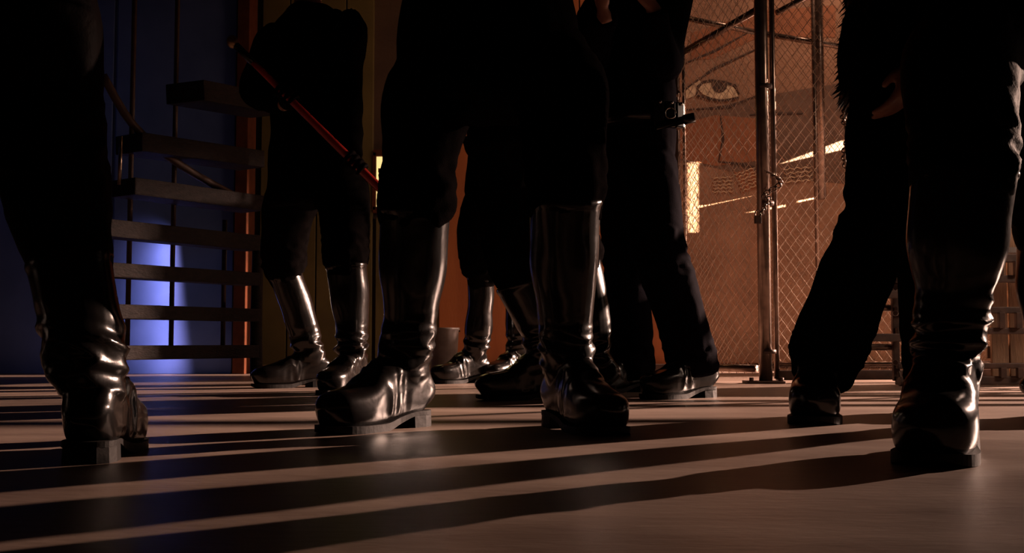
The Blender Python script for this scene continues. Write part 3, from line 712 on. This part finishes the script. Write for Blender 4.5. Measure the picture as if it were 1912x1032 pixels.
def belt_ring(c, rx, ry, z0, z1, n=40):
    vs, fs = [], []
    for r_, z in ((1, z0), (1.03, z0), (1.03, z1), (1, z1)):
        for j in range(n):
            th = 2 * math.pi * j / n; vs.append(c + rt * (rx * r_ * math.cos(th)) + fw * (ry * r_ * math.sin(th)) + V((0, 0, z)))
    for i in range(4):
        for j in range(n): fs.append((i * n + j, i * n + (j + 1) % n, ((i + 1) % 4) * n + (j + 1) % n, ((i + 1) % 4) * n + j))
    return vs, fs
belt = mesh_obj('belt', belt_ring(bc, .192, .150, -.025, .025), M_LEATHER, off_, True, ob)
def on_belt(th, r=1.08): return bc + rt * (.192 * r * math.cos(th)) + fw * (.150 * r * math.sin(th))
camdir = unit(-pel.x, -pel.y)
for th in [i * math.pi / 14 for i in range(28)]:
    q = on_belt(th); nrm = (q - bc).normalized()
    if nrm.dot(camdir) < .25: continue
    sx = (q - bc).x
    if .02 < sx < .15:
        rz = math.atan2(nrm.y, nrm.x)
        po = mesh_obj('pouch', box(q + nrm * .012 + V((0, 0, -.012)), (.016, .020, .045), rz, .006), M_LEATHER, belt, False, ob)
        mesh_obj('stud', ball(q + nrm * .032 + V((0, 0, .026)), .006, 10), M_CHROME, belt, True, ob)
tq = on_belt(0 if (rt.x > 0) else math.pi)
t0 = P(1225, 236, 3.52); t1 = P(1297, 219, 3.50)
mesh_obj('torch', loft([t0, t0 + (t1 - t0) * .7, t0 + (t1 - t0) * .72, t1], [.013, .013, .017, .017], 14, k=1), M_LEATHER, belt, True, ob)
kr = P(1252, 200, 3.55)
mesh_obj('key_ring', loft([kr + V((.018 * math.cos(t), 0, .018 * math.sin(t) - .02)) for t in [i * math.pi / 6 for i in range(12)]], [.002] * 12, 6, k=2), M_CHROME, belt, True, ob)
# --- person behind the right man
fw = unit(-.55, -.83); rt = V((fw.y, -fw.x, 0))
pel = V((G(1690, 2.66, .91).x, 2.66, .91)); ch = pel + V((.0, 0, .40))
s1, s2 = ch + rt * .17 + V((0, 0, .1)), ch - rt * .17 + V((0, 0, .1))
if s1.x > s2.x: s1, s2 = s2, s1
wr_ = P(1712, 122, 2.50)
furry = person('person in loose black trousers and shaggy coat, bare hand hanging, right of the fence', (pel.x, 2.66, 0), fw, pel, ch,
       [leg(G(1668, 2.62, .87), P(1642, 400, 2.58), P(1524, 690, 2.68), 0, (-.30, -.95), rim=None, flare=.084, cuff=.084, hem=.13, sc=1.08), leg(G(1715, 2.72, .87), P(1735, 400, 2.74), P(1752, 690, 2.86), 0, (-.2, -.98), rim=None, flare=.088, cuff=.080, hem=.08)],
       [arm(s1, s1 + V((.03, -.06, -.27)), ch + fw * .2 + V((0, 0, -.06)), hand(ch + fw * .2 + V((0, 0, -.06)), (.8, -.4, .1), -fw, (0, 0, 1), .3)),
        arm(s2, s2 + V((.04, -.02, -.28)), wr_, hand(wr_, (-.45, -.05, -1), (-.6, .6, 0), (.3, -1, 0), .35))], 'trousers', coat=M_HAIR, vox=.006, hem=.79, coatw=.82)
FUR = [c for c in furry.children if c.name.startswith('jacket')][0]; fm = FUR.data; vs, fs = [], []
for i in range(0, len(fm.vertices), 5):
    v = fm.vertices[i]
    if v.co.z > 1.25: continue
    n_ = v.normal; t = (V((0, 0, -1)) + n_ * .9 + V((random.uniform(-.5, .5), random.uniform(-.5, .5), random.uniform(-.3, .3)))).normalized()
    a = t.cross(V((.3, .5, .8))).normalized() * .0055; b_ = t.cross(a).normalized() * .0055; k = len(vs); c = v.co - n_ * .004
    vs += [c + a, c - a * .5 + b_, c - a * .5 - b_, c + t * random.uniform(.02, .042)]
    fs += [(k, k + 1, k + 3), (k + 1, k + 2, k + 3), (k + 2, k, k + 3)]
fo = mesh_obj('fur', (vs, fs), M_HAIR, FUR); fo['kind'] = 'stuff'
# --- big boot at the right
fw = unit(.1, -1)
pel = V((1.03, 2.20, .88)); ch = pel + V((.03, .02, .40))
person('person in black nearest on the right, creased shining tall boot facing the camera', (.96, 2.2, 0), fw, pel, ch,
       [leg(V((.925, 2.10, .84)), P(1800, 285, 1.86), P(1764, 690, 1.86), 0, (-.46, -.89), .93, .086, slouch=1.5, flare=.094, sc=1.14), leg(V((1.15, 2.40, .84)), V((1.30, 2.56, .47)), V((G(1985, 2.68).x, 2.68, .1)), 0, (.5, -.86), .93, .080)],
       [hang(ch, fw, 1, pel), hang(ch, fw, -1, pel)], 'breeches', cloth=M_BROWN, hem=.76)
